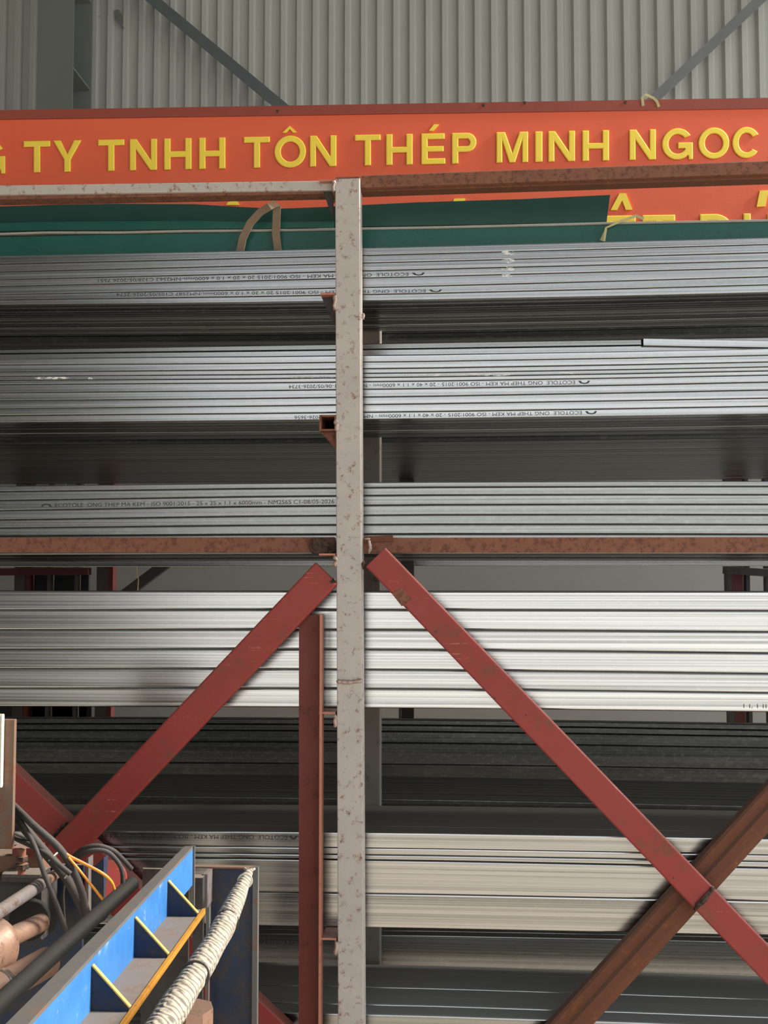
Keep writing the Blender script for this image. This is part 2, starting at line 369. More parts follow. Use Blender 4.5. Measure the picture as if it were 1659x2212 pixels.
# tie beams
bar('tie_beam', P(-260, 414, 2.925), P(722, 400, 2.925), .026, .03, M['post'], RK, .003)
bar('tie_beam', P(-260, 430.5, 2.935), P(722, 413, 2.935), .012, .05, M['rust'], RK, .002)
bar('tie_beam', P(780, 392, 2.925), P(1900, 352, 2.925), .033, .034, M['rust'], RK, .003)
bar('tie_beam', P(780, 406, 2.94), P(1900, 370, 2.94), .02, .045, M['rust2'], RK, .002)
mid = bar('tie_beam', P(-260, 1177.5, 2.95), P(722, 1177, 2.95), .0395, .006, M['rust'], RK, .001)
mid2 = bar('tie_beam', P(786, 1178, 2.95), P(1900, 1177, 2.95), .039, .006, M['rust'], RK, .001)
bar('splice_plate', P(786, 1165, 2.943), P(849, 1163, 2.943), .016, .004, M['rust2'], mid2, .001)
bar('patch_plate', P(676, 1178, 2.942), P(724, 1179, 2.942), .042, .005, M['burn'], mid, .001)
weld([P(672, 1164, 2.94), P(670, 1180, 2.94), P(676, 1196, 2.94)], .0035, mid, 'burn')
weld([P(798, 1166, 2.936), P(800, 1182, 2.936), P(797, 1196, 2.936)], .004, mid2)
weld([P(788, 1164, 2.938), P(800, 1164, 2.938)], .003, mid2, n=5)
XS0, XS1 = -3.1, 2.9
def curve3(ys, Y):
    pts = [P(px, py, Y) for px, py in zip((0, 840, 1659), ys)]
    (x0, z0), (x1, z1), (x2, z2) = [(p.x, p.z) for p in pts]
    def z(x):
        xc = min(max(x, x0), x2)
        v = z0*(xc-x1)*(xc-x2)/((x0-x1)*(x0-x2)) + z1*(xc-x0)*(xc-x2)/((x1-x0)*(x1-x2)) + z2*(xc-x0)*(xc-x1)/((x2-x0)*(x2-x1))
        e = 1e-3
        if x < x0: s = (z1-z0)/(x1-x0); v += s*(x-x0)
        if x > x2: s = (z2-z1)/(x2-x1); v += s*(x-x2)
        return v
    return z
FY = 3.0
s1 = [(552.5,534,512.5),(570,550,527.5),(587,566.5,545),(604,583.5,562.5),(618,599,577.5),(635.5,619.5,597),(647,635,614.5),(657.5,649,631)]
s2 = [(772.5,767,752),(787.5,781.6,767),(802.5,796,781.4),(812,806,792),(821,815,800.7),(830,824,810),(847.5,840.4,825),(865,857,842),(882.5,873.3,859.7),(897,890,877),(912.5,905.5,894)]
s3 = [(1050,1041,1039),(1062.5,1053,1051),(1081.5,1070,1069),(1103.5,1091,1090),(1123.5,1112.5,1112.5),(1141,1133,1133.5),(1159,1154,1155),(1180,1175.5,1176),(1199.5,1197,1197)]
s4 = [(1276.4,1277,1277.6),(1317.9,1317,1319.5),(1360.8,1360,1365.4),(1403,1403,1411.5),(1445,1446.5,1455.8),(1487,1488,1497.4),(1527,1530,1539)]
s5 = [(1794,1798.5,1812),(1827,1832.7,1848),(1841,1848,1862.5),(1851.5,1859,1876),(1922,1931,1947.5),(1993,2004.6,2022)]
# arms: angle irons running back from the post's left side
def arm_angle(y_top, x0, x1, drop, gus=0, back=3.42, t=.005, seam=None):
    a = P(x0, y_top, PY0+.004); c = P(x1, y_top, PY0+.004); d = P(x1, y_top+drop, PY0+.004)
    if seam:                                          # the bundle rests on the arm
        dz = curve3(seam, FY)((a.x+c.x)/2) - .0005 - a.z
        for q in (a, c, d): q.z += dz
    m = MB(); m.box((a.x, PY0+.004, a.z-t), (c.x, back, a.z)); m.box((c.x-t, PY0+.004, d.z), (c.x, back, a.z-t))
    arm = m.obj('arm', M['toe'], RK)
    w = P(x1-1, y_top, PY0).x
    weld([Vector((w, PY0+.002, a.z-.006)), Vector((w+.001, PY0-.001, (a.z+d.z)/2)), Vector((w, PY0+.002, d.z-.001))], .0055, arm)
    if gus:
        gz = P(x1-1, y_top+gus, PY0+.05).z
        m = MB(); m.prism([(a.x, PY0+.03, a.z-t), (c.x-t, PY0+.03, a.z-t), (c.x-t, PY0+.03, gz)], (0,.005,0)); m.obj('gusset', M['dark'], arm)
    return arm
arm_angle(388, 690, 722, 26, 95, back=3.08)
arm_angle(637, 692, 724, 36, 72, seam=s1[-1])
arm_angle(1196, 689, 725, 28, seam=s3[-1])
arm_angle(1540, 689, 725, 32, seam=s4[-1])
arm_angle(2026, 694, 727, 36, seam=s5[-1])
A_, B_ = P(690, 904, PY0+.002), P(726, 938, PY0+.002)   # square tube arm
dz = curve3(s2[-1], FY)(A_.x) - .0005 - A_.z; A_.z += dz; B_.z += dz
xa, xb, za, zb_ = A_.x, B_.x, A_.z, B_.z
def ring4(y, k): return [Vector((xa+k, y, zb_+k)), Vector((xb-k, y, zb_+k)), Vector((xb-k, y, za-k)), Vector((xa+k, y, za-k))]
m = MB(); k = .0045; R4 = ring4(PY0+.002, 0) + ring4(PY0+.002, k) + ring4(3.42, 0) + ring4(3.42, k)
f = []
for q in range(4):
    r_ = (q+1) % 4
    f += [(q, r_, 4+r_, 4+q), (q, 8+q, 8+r_, r_), (4+q, 4+r_, 12+r_, 12+q), (8+q, 12+q, 12+r_, 8+r_)]
m.add(R4, f); sq = m.obj('arm', M['rust'], RK)
weld([P(724, 906, PY0), P(728, 918, PY0), P(726, 932, PY0)], .006, sq)
gz = P(727, 974, PY0+.03).z
m = MB(); m.prism([(xa, PY0+.03, zb_), (xb, PY0+.03, zb_), (xb, PY0+.03, gz)], (0,.005,0)); m.obj('gusset', M['rust'], sq)
# braces
def box_brace(name, e0, e1, f0, f1, Y, d, mat, r=.005):
    # e0,f0 = the two front edges at the first end, e1,f1 at the second
    a = (P(*e0, Y) + P(*f0, Y))/2; b2 = (P(*e1, Y) + P(*f1, Y))/2
    t = (b2-a).normalized(); w = abs((P(*f0, Y)-P(*e0, Y)).dot(t.cross(Vector((0,1,0)))))
    w1 = abs((P(*f1, Y)-P(*e1, Y)).dot(t.cross(Vector((0,1,0))))); w = (w+w1)/2
    return bar(name, a, b2, w, d, mat, RK, r, hollow=.003, seg=3)
lb = box_brace('brace', (686, 1216), (60, 1864), (723, 1261), (125, 1905), 2.895, .032, M['red'])
rb = box_brace('brace', (790, 1224), (1500, 1964), (833, 1184), (1541, 1917), 2.89, .034, M['red'])
rb2 = box_brace('brace', (1502, 1966), (1800, 2277), (1543, 1919), (1850, 2240), 2.895, .034, M['red'])
weld([P(1499, 1966, 2.888), P(1522, 1940, 2.887), P(1543, 1915, 2.888)], .0065, rb, 'burn', 14)
weld([P(714, 1258, 2.892), P(726, 1252, 2.895)], .006, lb, 'burn', 6)
m = MB(); a = [P(846, 1282, 2.8885), P(868, 1270, 2.8885), P(888, 1294, 2.8885), P(868, 1310, 2.8885)]; m.prism(a, (0,.002,0)); m.obj('patch_plate', M['rust'], rb)
for (px, py) in ((878, 1312), (941, 1365), (1069, 1508), (1136, 1545), (1455, 1897)):
    m = MB(); p = P(px, py, 2.8892); m.cyl(p, p + Vector((0, .001, 0)), .0022, 8); m.obj('bolt_hole', M['ink'], rb)
lb2 = box_brace('brace', (-120, 1518), (640, 2237), (-190, 1570), (570, 2289), 2.93, .05, M['red'])
weld([P(108, 1815, 2.92), P(125, 1797, 2.92), P(147, 1775, 2.92)], .006, lb2, 'burn', 12)
# rusty brace behind the red one: angle with a ridge along its middle
def ridge_brace(e0, e1, f0, f1, Y, mat):
    a = (P(*e0, Y) + P(*f0, Y))/2; b2 = (P(*e1, Y) + P(*f1, Y))/2; t = (b2-a).normalized(); u = t.cross(Vector((0,1,0)))
    w = abs((P(*f0, Y)-P(*e0, Y)).dot(u))*.5 + abs((P(*f1, Y)-P(*e1, Y)).dot(u))*.5; h = w/2
    pr = [(.012, -h), (.004, -h*.9), (0, -h*.5), (.002, h*.1), (.012, h*.25), (.012, h*.85), (.018, h), (.05, h), (.05, -h)]
    m = MB(); m.sweep([a, b2], [(p[0], -p[1]) for p in pr]); return m.obj('brace', mat, RK)
ridge_brace((1870, 1470), (1100, 2315), (1895, 1545), (1180, 2330), 2.93, M['rust2'])
# upright angle left of the post
ua = angle_iron('upright_angle', P(669, 2700, 2.94), P(669, 1328, 2.94), (P(692,1700,2.94)-P(645,1700,2.94)).length, .05, .007, M['redd'], RK, 1)
m = MB(); q0, q1 = P(686, 2700, 2.90), P(690, 1327, 2.90); m.box((q0.x, 2.90, q0.z), (q0.x+.006, 2.94, q1.z)); m.obj('toe_edge', M['toe'], ua)

# ---------------------------------------------------------------- the tubes
NX = 12
def tube_mesh(ztop, zbot, depth, r, hollow=.0012, gap=.0006):
    # front face at y = 0, from ztop(x) down to zbot(x); both ends open
    m = MB(); xs = [XS0 + (XS1-XS0)*i/NX for i in range(NX+1)]
    verts = []; n = None
    for X in xs:
        zt, zb = ztop(X) - gap/2, zbot(X) + gap/2; h = zt - zb
        ring = rrect(depth - gap, h, r, 3, 0, 0); n = len(ring)
        verts.append([Vector((X, p[0], zb + p[1])) for p in ring])
    vs = [v for rg in verts for v in rg]; fs = []
    for i in range(NX):
        for j in range(n):
            fs.append((i*n+j, (i+1)*n+j, (i+1)*n+(j+1) % n, i*n+(j+1) % n))
    L = len(vs)
    for e in (0, NX):                                 # open ends with a short bore
        cz = sum(v.z for v in verts[e])/n; hh = max(v.z for v in verts[e]) - cz
        k = 1 - hollow/hh; cy = depth/2
        sgn = 1 if e == 0 else -1
        ri = [Vector((v.x, cy + (v.y-cy)*(1-hollow*2/depth), cz + (v.z-cz)*k)) for v in verts[e]]
        rd = [v + Vector((.12*sgn, 0, 0)) for v in ri]
        o0 = len(vs); vs += ri; o1 = len(vs); vs += rd
        for j in range(n):
            k2 = (j+1) % n
            q = (e*n+j, e*n+k2, o0+k2, o0+j); q2 = (o0+j, o0+k2, o1+k2, o1+j)
            fs += [q if e == 0 else q[::-1], q2 if e == 0 else q2[::-1]]
    return vs, fs
def tube(name, ztop, zbot, Y, depth, r, label, group, cat='tube', mat='galv'):
    vs, fs = tube_mesh(ztop, zbot, depth, r)
    c = Vector((XS0, 0, ztop(XS0))); o0 = Vector(((XS0+XS1)/2, 0, (ztop(0)+zbot(0))/2))
    me = mesh_from(name, [v - o0 for v in vs], fs, M[mat])
    o = bpy.data.objects.new(name, me); COL.objects.link(o); o.location = o0 + Vector((0, Y, 0))
    return tag(o, label, cat, group)
def copy_tube(src, dy, dz, label, group):
    o = src.copy(); COL.objects.link(o); o.location = src.location + Vector((0, dy, dz)); tag(o, label, None, group); return o
def front(seams, Y, depth, r, bundle, group, name='square_tube', back=None, kinds=None, mat='galv'):
    out = []
    for i in range(len(seams)-1):
        yy = Y + (back or {}).get(i, 0)
        zt, zb = curve3(seams[i], Y), curve3(seams[i+1], Y)
        k = (kinds or {}).get(i, 'silvery tube')
        out.append(tube(name, zt, zb, yy, depth, r, '%s, %s from top in the front of %s' % (k, ORD[i], bundle), group, mat=mat))
    return out
def marking(parent, text, x0, x1, yA, yB, Y, hpx, flip, mat='ink', logo=True):
    # x0,yA .. x1,yB: pixel span of the print's middle line on the tube face at depth Y
    vs, fs = glyph(text); A, B = P(x0, yA, Y), P(x1, yB, Y)
    if A.x > B.x: A, B = B, A
    h = (P(x0, yA - hpx/2, Y) - P(x0, yA + hpx/2, Y)).length; d = B - A; up = Vector((0, 0, 1))
    m = MB()
    f0, f1 = (.05, 1.0) if logo else (0, 1)
    def put(u, v):
        if flip: u, v = 1-u, 1-v
        return A + d*u + up*((v-.5)*h) + Vector((0, -.0004, 0))
    m.add([put(f0 + (f1-f0)*v[0], v[1]) for v in vs], fs)
    if logo:
        L = [(.0, .1), (.006, .8), (.018, 1.0), (.032, .8), (.04, .1), (.030, .1), (.028, .5), (.018, .7), (.010, .5), (.008, .1)]
        m.add([put(u, v) for u, v in L], [(0,1,8,9),(1,2,7,8),(2,3,6,7),(3,4,5,6)])
    o = m.obj('printed_marking', M[mat], parent); o['label'] = 'black stencilled tube marking'; return o

def patch(parent, pts, Y, name='scuff_mark'):
    for (x0, x1, y0, y1) in pts:
        m = MB()
        n = 8; top = []; bot = []
        for i in range(n+1):
            x = x0 + (x1-x0)*i/n; e = .15 if i in (0, n) else 1
            hh = (y1-y0)/2*e; mid_ = (y0+y1)/2
            top.append(P(x, mid_-hh*random.uniform(.5,1), Y) + Vector((0,-.0003,0))); bot.append(P(x, mid_+hh*random.uniform(.5,1), Y) + Vector((0,-.0003,0)))
        m.add(top + bot, [(i, n+1+i, n+2+i, i+1) for i in range(n)])
        m.obj(name, M['white'], parent)

G1, G2, G3, G4, G5, G6 = ['tubes of the %s bundle' % s for s in ('topmost','second','third','fourth','fifth','bottom')]
# bundle one: small square tubes
b1 = front(s1, FY, .02, .0022, 'the topmost bundle', G1, kinds={3:'marked silvery tube', 5:'marked silvery tube'})
marking(b1[3], MARK['a'], 918, 212, 591.5, 606.5, FY, 7, True)
marking(b1[5], MARK['b'], 955, 252, 628, 636.5, FY, 6.5, True)
for i in range(1, 5):
    yy = (s1[i][1]*.62 + s1[i][2]*.38); patch(b1[i], [(1083, 1112, yy-3+1, yy+11), ], FY, 'scuff_mark')
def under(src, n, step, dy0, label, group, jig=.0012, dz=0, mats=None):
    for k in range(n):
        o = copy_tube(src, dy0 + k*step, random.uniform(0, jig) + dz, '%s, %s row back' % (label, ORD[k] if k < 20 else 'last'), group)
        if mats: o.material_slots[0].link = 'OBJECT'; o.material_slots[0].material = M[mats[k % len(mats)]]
under(b1[6], 18, .0204, .0204, 'shaded tube in the underside of the topmost bundle', 'underside of the topmost bundle', .008, mats=('galv','galv_shaded','galv','galv_shaded','galv_shaded','galv_dull','galv_shaded','galv_shaded','galv_dull'))  # darker metals put the underside's shade into the row colours
# bundle two
b2 = front(s2, FY, .04, .002, 'the second bundle', G2, 'rectangular_tube', kinds={5:'marked silvery tube', 9:'marked silvery tube', 3:'paint streaked thin tube', 2:'thin silvery tube', 4:'thin silvery tube'})
marking(b2[5], MARK['c'], 1275, 624, 825.5, 835.5, FY, 7.5, True)
marking(b2[9], MARK['d'], 1290, 636, 891, 902, FY, 7.5, True)
patch(b2[3], [(75, 150, 813.5, 820), (190, 206, 814.5, 820), (624, 722, 812, 818), (905, 1110, 806, 812.5), (870, 890, 808.5, 813), (1200, 1290, 803, 808)], FY)
under(b2[9], 9, .0404, .0404, 'shaded tube in the underside of the second bundle', 'underside of the second bundle', .004, mats=('galv_shaded','galv_dull','galv_shaded','galv_shaded'))  # row colours lowered to paint in the shade beneath this bundle
for i, (ya, yb) in enumerate((((755,741.5,728),(764,754,741)), ((764.5,754.5,741.5),(775,768,755)))):
    Yb = 3.30; tube('rectangular_tube', curve3(ya, Yb), curve3(yb, Yb), Yb, .04, .002, 'shadowed tube set back above the second bundle, %s' % ('upper one', 'lower one')[i], G2)
# loose tube resting on the second bundle
a, c = P(1390, 738.5, 3.02), P(1659, 743.5, 3.075)
o = bar('square_tube', a, a + (c-a).normalized()*2.0, .0205, .0205, M['galv'], None, .0022, hollow=.0012, seg=3)
tag(o, 'loose square tube with its open end showing, lying askew on the second bundle', 'tube')
# bundle three
b3 = front(s3, FY, .025, .0028, 'the third bundle', G3, kinds={2:'marked silvery tube'}, mat='galv_dull')
marking(b3[2], MARK['e'], 88, 722, 1092, 1083, FY, 8.5, False)
under(b3[7], 14, .0253, .0253, 'shaded tube in the underside of the third bundle', 'underside of the third bundle')
# bundle four: large tubes
b4 = front(s4, FY, .05, .004, 'the fourth bundle, the brightest', G4, kinds={i:'wide bright silvery tube' for i in range(6)}, mat='galv_bright')
marking(b4[5], MARK['i'], 1606, 1668, 1525, 1526, FY, 9, True, 'inkf', False)
for k in range(1, 7): copy_tube(b4[0], .051*k, -.0005, 'tube in the hidden top layer of the fourth bundle, %s row back' % ORD[k-1], 'top layer of the fourth bundle')
# bundle five
b5 = front(s5, FY, .08, .0035, 'the fifth bundle', G5, 'rectangular_tube', kinds={0:'marked silvery tube', 1:'narrow silvery tube', 2:'narrow silvery tube', 3:'broad bright tube', 4:'broad bright tube'}, back={1:.004, 2:.004}, mat='galv_bright')
marking(b5[0], MARK['f'], 642, 215, 1809, 1806, FY, 9, True)
z0, z1 = curve3(s5[0], FY), curve3(s5[1], FY)
for k, (ya, w) in enumerate(((.0805, .074), (.155, .074), (.2295, .074), (.304, .078))):
    tube('rectangular_tube', lambda x, k=k: z0(x)-.001*k, z1, FY+ya, w, .003, 'tube in the top layer of the fifth bundle, %s behind the front one' % ORD[k], G5)
# bundle six: top layer seen from above
z6 = curve3((2175, 2190, 2218), FY)
for k in range(6):
    tube('rectangular_tube', lambda x, k=k: z6(x) + (-.001, .0015, 0, .002, .0005, 0)[k], lambda x: z6(x)-.05, FY + .064*k, .063, .004, 'tube in the top layer of the bottom bundle, %s from the front' % ORD[k], G6, mat='galv_low')
o = tube('rectangular_tube', curve3((2012,2019,2035), 3.5), curve3((2090,2100,2118), 3.5), 3.5, .04, .003, 'bluish tube on edge behind the bottom bundle', G6, mat='galv_dull')
marking(o, MARK['h'], 700, 560, 2036, 2034, 3.5, 9, True, 'inkf', False)
o = tube('rectangular_tube', curve3((2002,2009,2025), 3.56), curve3((2012,2018.5,2034), 3.56), 3.56, .04, .002, 'thin dark tube edge above the bluish tube, under the fifth bundle', G6)

# rear row of bundles, behind the back posts
R1 = 'dark tubes of the rear row'
zz = curve3(s2[-1], FY); z2b = lambda x: zz(x)
first = tube('rectangular_tube', lambda x: zz(x)+.045, zz, 3.5, .045, .003, 'dark rear tube under the second bundle, first behind the back post', R1, mat='galv_shaded')
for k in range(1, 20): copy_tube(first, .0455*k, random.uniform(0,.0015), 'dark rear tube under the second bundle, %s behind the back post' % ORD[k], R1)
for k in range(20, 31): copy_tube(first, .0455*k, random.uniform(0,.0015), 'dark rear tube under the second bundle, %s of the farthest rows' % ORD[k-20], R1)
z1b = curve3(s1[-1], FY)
first = tube('square_tube', lambda x: z1b(x)+.02, z1b, 3.5, .02, .002, 'dark rear tube under the topmost bundle, first row behind the back post', R1, mat='galv_shaded')
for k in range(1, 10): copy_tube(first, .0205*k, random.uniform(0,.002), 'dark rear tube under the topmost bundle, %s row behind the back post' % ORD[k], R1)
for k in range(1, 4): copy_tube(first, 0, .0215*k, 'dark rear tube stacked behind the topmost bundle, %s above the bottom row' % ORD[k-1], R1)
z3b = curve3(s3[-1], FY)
first = tube('square_tube', lambda x: z3b(x)+.04, z3b, 3.5, .05, .003, 'dark rear tube under the third bundle, first row behind the back post', R1, mat='galv_shaded')
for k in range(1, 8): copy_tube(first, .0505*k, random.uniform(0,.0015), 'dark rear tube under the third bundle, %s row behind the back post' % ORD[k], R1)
zf = lambda ys, Y: curve3(ys, Y)
tube('square_tube', zf((1196,1196,1194), 5.0), zf((1224.5,1224,1223), 5.0), 5.0, .06, .004, 'grey far tube above the bare wall gap, below the third bundle', R1)
# rear top faces at the fifth level
zr = curve3((1716, 1725, 1741), 3.5)
first = tube('square_tube', zr, lambda x: zr(x)-.045, 3.5, .045, .004, 'dark tube in the rear layer above the fifth bundle, first row back', R1, mat='galv_shaded')
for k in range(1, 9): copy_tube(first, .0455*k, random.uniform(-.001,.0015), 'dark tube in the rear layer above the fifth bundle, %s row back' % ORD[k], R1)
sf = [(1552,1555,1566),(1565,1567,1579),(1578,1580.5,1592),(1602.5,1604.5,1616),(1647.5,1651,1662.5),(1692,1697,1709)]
bf = front(sf, 4.2, .05, .003, 'the far stack under bundle four', R1, 'rectangular_tube', kinds={i:'dark tube' for i in range(5)}, back={0:.012, 1:.006}, mat='galv_shaded')
marking(bf[2], MARK['g'], 523, 977, 1589, 1592, 4.2, 7, False, 'inkf')

# ---------------------------------------------------------------- far steelwork seen through the gaps
fr = thing('storage_rack', (P(880, 1300, 4.75).x, 4.75, 0), 'dark bare post standing behind the bundles, right of the front post', 'rack')
xx = P(880, 1300, 4.75).x
m = MB(); m.box((xx-.026, 4.75, 0), (xx+.026, 4.80, 2.3)); m.obj('post', M['dark'], fr)
m = MB(); m.box((xx-.036, 4.752, 0), (xx-.030, 4.80, 2.3)); m.obj('edge_strip', M['backpost'], fr)
def far_frame(label, Y, posts, rails, panels=()):
    cx = sum(P((a+b2)/2, 1300, Y).x for a, b2, _ in posts)/len(posts)
    t = thing('storage_rack', (cx, Y, 0), label, 'rack')
    for a, b2, mt in posts:
        m = MB(); m.box((P(a, 1300, Y).x, Y, 0), (P(b2, 1300, Y).x, Y+.06, 2.35)); m.obj('post', M[mt], t)
    for x0, y0, x1, y1, h, mt in rails:
        p, q = P(x0, y0, Y-.012), P(x1, y1, Y-.012); bar('rail', p, q, h/F*Y, .05, M[mt], t)
    for x0, y0, x1, y1, mt in panels:
        p, q = P(x0, y0, Y+.07), P(x1, y1, Y+.07); m = MB(); m.box((p.x, Y+.07, q.z), (q.x, Y+.09, p.z)); m.obj('panel', M[mt], t)
    return t
far_frame('dark red steel frame with a dark brace behind the bundles at the right edge', 5.3,
  [(1571, 1582, 'dark'), (1582, 1606, 'maroon'), (1613, 1621, 'dark'), (1657, 1690, 'dark')], [(1566, 1231, 1700, 1240, 16, 'dark')])
lf = far_frame('dark red steel frame with dark panels behind the bundles at the left edge', 5.5,
  [(30, 53, 'dark'), (54, 63, 'maroon'), (101, 107, 'dark'), (160, 165, 'dark'), (208, 233, 'dark'), (233, 243, 'maroon')],
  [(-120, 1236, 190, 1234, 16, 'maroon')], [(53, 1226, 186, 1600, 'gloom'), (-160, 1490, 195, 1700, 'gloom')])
bar('brace', P(180, 1350, 5.57), P(390, 1192, 5.57), .05, .04, M['dark'], lf)
m = MB(); m.sweep([P(296, 1224.2, 5.03), P(295, 1235, 5.03), P(299, 1252, 5.03), P(296, 1300, 5.03)], circ(.0025, 6)); o = m.obj('hanging_wire', M['tie']); tag(o, 'thin pale wire hanging before the dark diagonal brace', 'wire')

# ---------------------------------------------------------------- the sign board
sp0 = P(80, 340, 3.45); sdir = Vector((1, .155, 0)).normalized(); sn = Vector((sdir.y, -sdir.x, 0))   # sn faces the viewer
def S(px, py, off=0.0): return PP(px, py, sp0, sn) + sn*off
def ltop(x): return 240 - 28*x/1659 + (-3 if 500 < x < 0 else 0)
sx = [-420, 2100]
SG = thing('sign_board', S(830, 470), 'long orange sign board with raised yellow letters standing above the bundles', 'sign')
m = MB()
A0, A1 = S(sx[0], 262-20*sx[0]/1659), S(sx[1], 262-20*sx[1]/1659 - 1.5)
A0, A1 = S(-420, 265), S(2100, 229); zb = 2.56
m.prism([A0, A1, Vector((A1.x, A1.y, zb)), Vector((A0.x, A0.y, zb))], -sn*.02); m.obj('panel', M['sign'], SG)
T0, T1 = S(-420, 246), S(2100, 205); m = MB(); m.prism([T0 + sn*.004, T1 + sn*.004, A1 + sn*.004, A0 + sn*.004], -sn*.03); trim = m.obj('border', M['signb'], SG)
def quadpx(mb, pts, off, dep): mb.prism([S(x, y, off) for x, y in pts], -sn*dep)
def ell(cx, cy, rx, ry, a0, a1, n=22): return [(cx+rx*math.cos(math.radians(a0+(a1-a0)*i/n)), cy+ry*math.sin(math.radians(a0+(a1-a0)*i/n))) for i in range(n+1)]
def outline(ch, W, s=.205):
    h = s*.9                                          # horizontal strokes are a little thinner
    if ch == 'I': return [[(0,0),(W,0),(W,1),(0,1)]]
    if ch == 'T': c = W/2; return [[(c-s/2,0),(c+s/2,0),(c+s/2,1-h),(W,1-h),(W,1),(0,1),(0,1-h),(c-s/2,1-h)]]
    if ch == 'H': return [[(0,0),(s,0),(s,.5-h*.55),(W-s,.5-h*.55),(W-s,0),(W,0),(W,1),(W-s,1),(W-s,.5+h*.45),(s,.5+h*.45),(s,1),(0,1)]]
    if ch == 'N': return [[(0,0),(s*.95,0),(s*.95,.68),(W-s*1.05,0),(W,0),(W,1),(W-s*.95,1),(W-s*.95,.32),(s*1.05,1),(0,1)]]
    if ch == 'M': c = W/2; return [[(0,0),(s*.92,0),(s*.92,.74),(c-s*.45,0),(c+s*.45,0),(W-s*.92,.74),(W-s*.92,0),(W,0),(W,1),(W-s*1.35,1),(c,.32),(s*1.35,1),(0,1)]]
    if ch == 'Y': c = W/2; return [[(c-s/2,0),(c+s/2,0),(c+s/2,.39),(W,1),(W-s*1.15,1),(c,.56),(s*1.15,1),(0,1),(c-s/2,.39)]]
    if ch == 'E': return [[(0,0),(W,0),(W,h),(s,h),(s,.5-h*.5),(W*.93,.5-h*.5),(W*.93,.5+h*.45),(s,.5+h*.45),(s,1-h),(W*.97,1-h),(W*.97,1),(0,1)]]
    if ch == 'P': r = .31; return [[(0,0),(s,0),(s,1-2*r)] + ell(W-r, 1-r, r, r, -90, 90) + [(0,1)], [(s,1-2*r+h)] + ell(W-r, 1-r, r-s, r-h, -90, 90) + [(s,1-h)]]
    if ch == 'D': r = W*.55; return [[(0,0)] + ell(W-r, .5, r, .5, -90, 90) + [(0,1)], [(s,h)] + ell(W-r, .5, r-s, .5-h, -90, 90) + [(s,1-h)]]
    if ch == 'U': r = W/2; return [[(0,1)] + ell(r, .38, r, .38, 180, 360) + [(W,1),(W-s,1)] + ell(r, .38, r-s, .38-h, 360, 180) + [(s,1)]]
    if ch == 'O': return [ell(W/2,.5,W/2,.5,0,352,44), ell(W/2,.5,W/2-s,.5-h,0,352,44)]
    if ch == 'C': return [ell(W/2,.5,W/2,.5,30,324,36) + ell(W/2,.5,W/2-s,.5-h,318,36,30)]
    if ch == 'G': c = W/2; return [ell(c,.5,c,.5,32,318,34) + [(W-s*.75,.17),(W-s*.62,0),(W,0),(W,.54),(c+.02,.54),(c+.02,.54-h),(W-s*.95,.54-h)] + ell(c,.5,c-s,.5-h,336,38,28)]
def letter(ch, x0, x1, top, base, dep=.006):
    W = (x1-x0)/(base(x0)-top(x0)); cu = bpy.data.curves.new('t', 'CURVE'); cu.dimensions = '2D'; cu.fill_mode = 'BOTH'
    for pl in outline(ch, W):
        sp_l = cu.splines.new('POLY'); sp_l.points.add(len(pl)-1); sp_l.use_cyclic_u = True
        for q, (x, y) in zip(sp_l.points, pl): q.co = (x, y, 0, 1)
    cu.extrude = .05; cu.bevel_depth = .03; cu.bevel_resolution = 0; cu.offset = -.03
    ob = bpy.data.objects.new('t', cu); COL.objects.link(ob)
    me = bpy.data.meshes.new_from_object(ob.evaluated_get(bpy.context.evaluated_depsgraph_get()))
    vs = [v.co.copy() for v in me.vertices]; fs = [tuple(p.vertices) for p in me.polygons]
    bpy.data.objects.remove(ob); bpy.data.curves.remove(cu); bpy.data.meshes.remove(me)
    ov = 1.2 if ch in 'GOC' else 0; m = MB(); out = []
    zl = min(v.z for v in vs); zh = max(v.z for v in vs)
    for v in vs:
        x = x0 + (x1-x0)*v.x/W; yt, yb = top(x)-ov, base(x)+ov
        out.append(S(x, yb + (yt-yb)*v.y, .0005 + dep*(v.z-zl)/(zh-zl)))
    m.add(out, fs); return m.obj('letter', M['yellow'], SG)
t1 = lambda x: 307.5 - 25.0*x/1310; k1 = lambda x: 375.2 - 27.5*x/1310
for ch, x0, x1 in [('G',-52,12),('T',52,109),('Y',116,176.5),('T',212.5,269),('N',281,339.5),('H',355,414),('H',430.5,487),('T',527,583),('O',593,661),('N',669.5,726.5),
   ('T',766.5,822),('H',834,891),('E',910,961.5),('P',976,1028.5),('M',1072,1140),('I',1155.5,1171),('N',1184,1241),('H',1257.5,1314.5),('N',1359,1415.5),('G',1429.5,1495.5),('O',1508,1574),('C',1581,1641)]:
    letter(ch, x0, x1, t1, k1)
t2 = lambda x: 488.5 - 27*x/1659; k2 = lambda x: 563 - 28*x/1659
for ch, x0, x1 in [('E',1308,1374),('T',1387,1457),('D',1511,1582),('U',1605,1672)]: letter(ch, x0, x1, t2, k2)
for ac in ([(610,288),(626,273),(641,287),(634,288.5),(626,280),(618,288.5)], [(926,284),(937,270),(948.5,270),(936,284)],
           [(1318,455),(1337,419),(1351,419),(1365,454),(1351,454.5),(1343,434),(1332,455)], [(1633,448),(1640,413),(1659,412),(1652,447)],
           [(489,444),(493,437),(513,436),(518,444)], [(978,437),(981,430.5),(1005,429.5),(1003,437)]):
    m = MB(); quadpx(m, ac, .006, .0055); m.obj('accent_mark', M['yellow'], SG)
for (x, y) in ((600, 241), (1044, 228), (1133, 223), (1350, 222)):
    m = MB(); quadpx(m, [(x-3,y-2),(x+3,y-3),(x+2,y+4),(x-2,y+3)], .006, .002); m.obj('nail_head', M['burn'], trim)
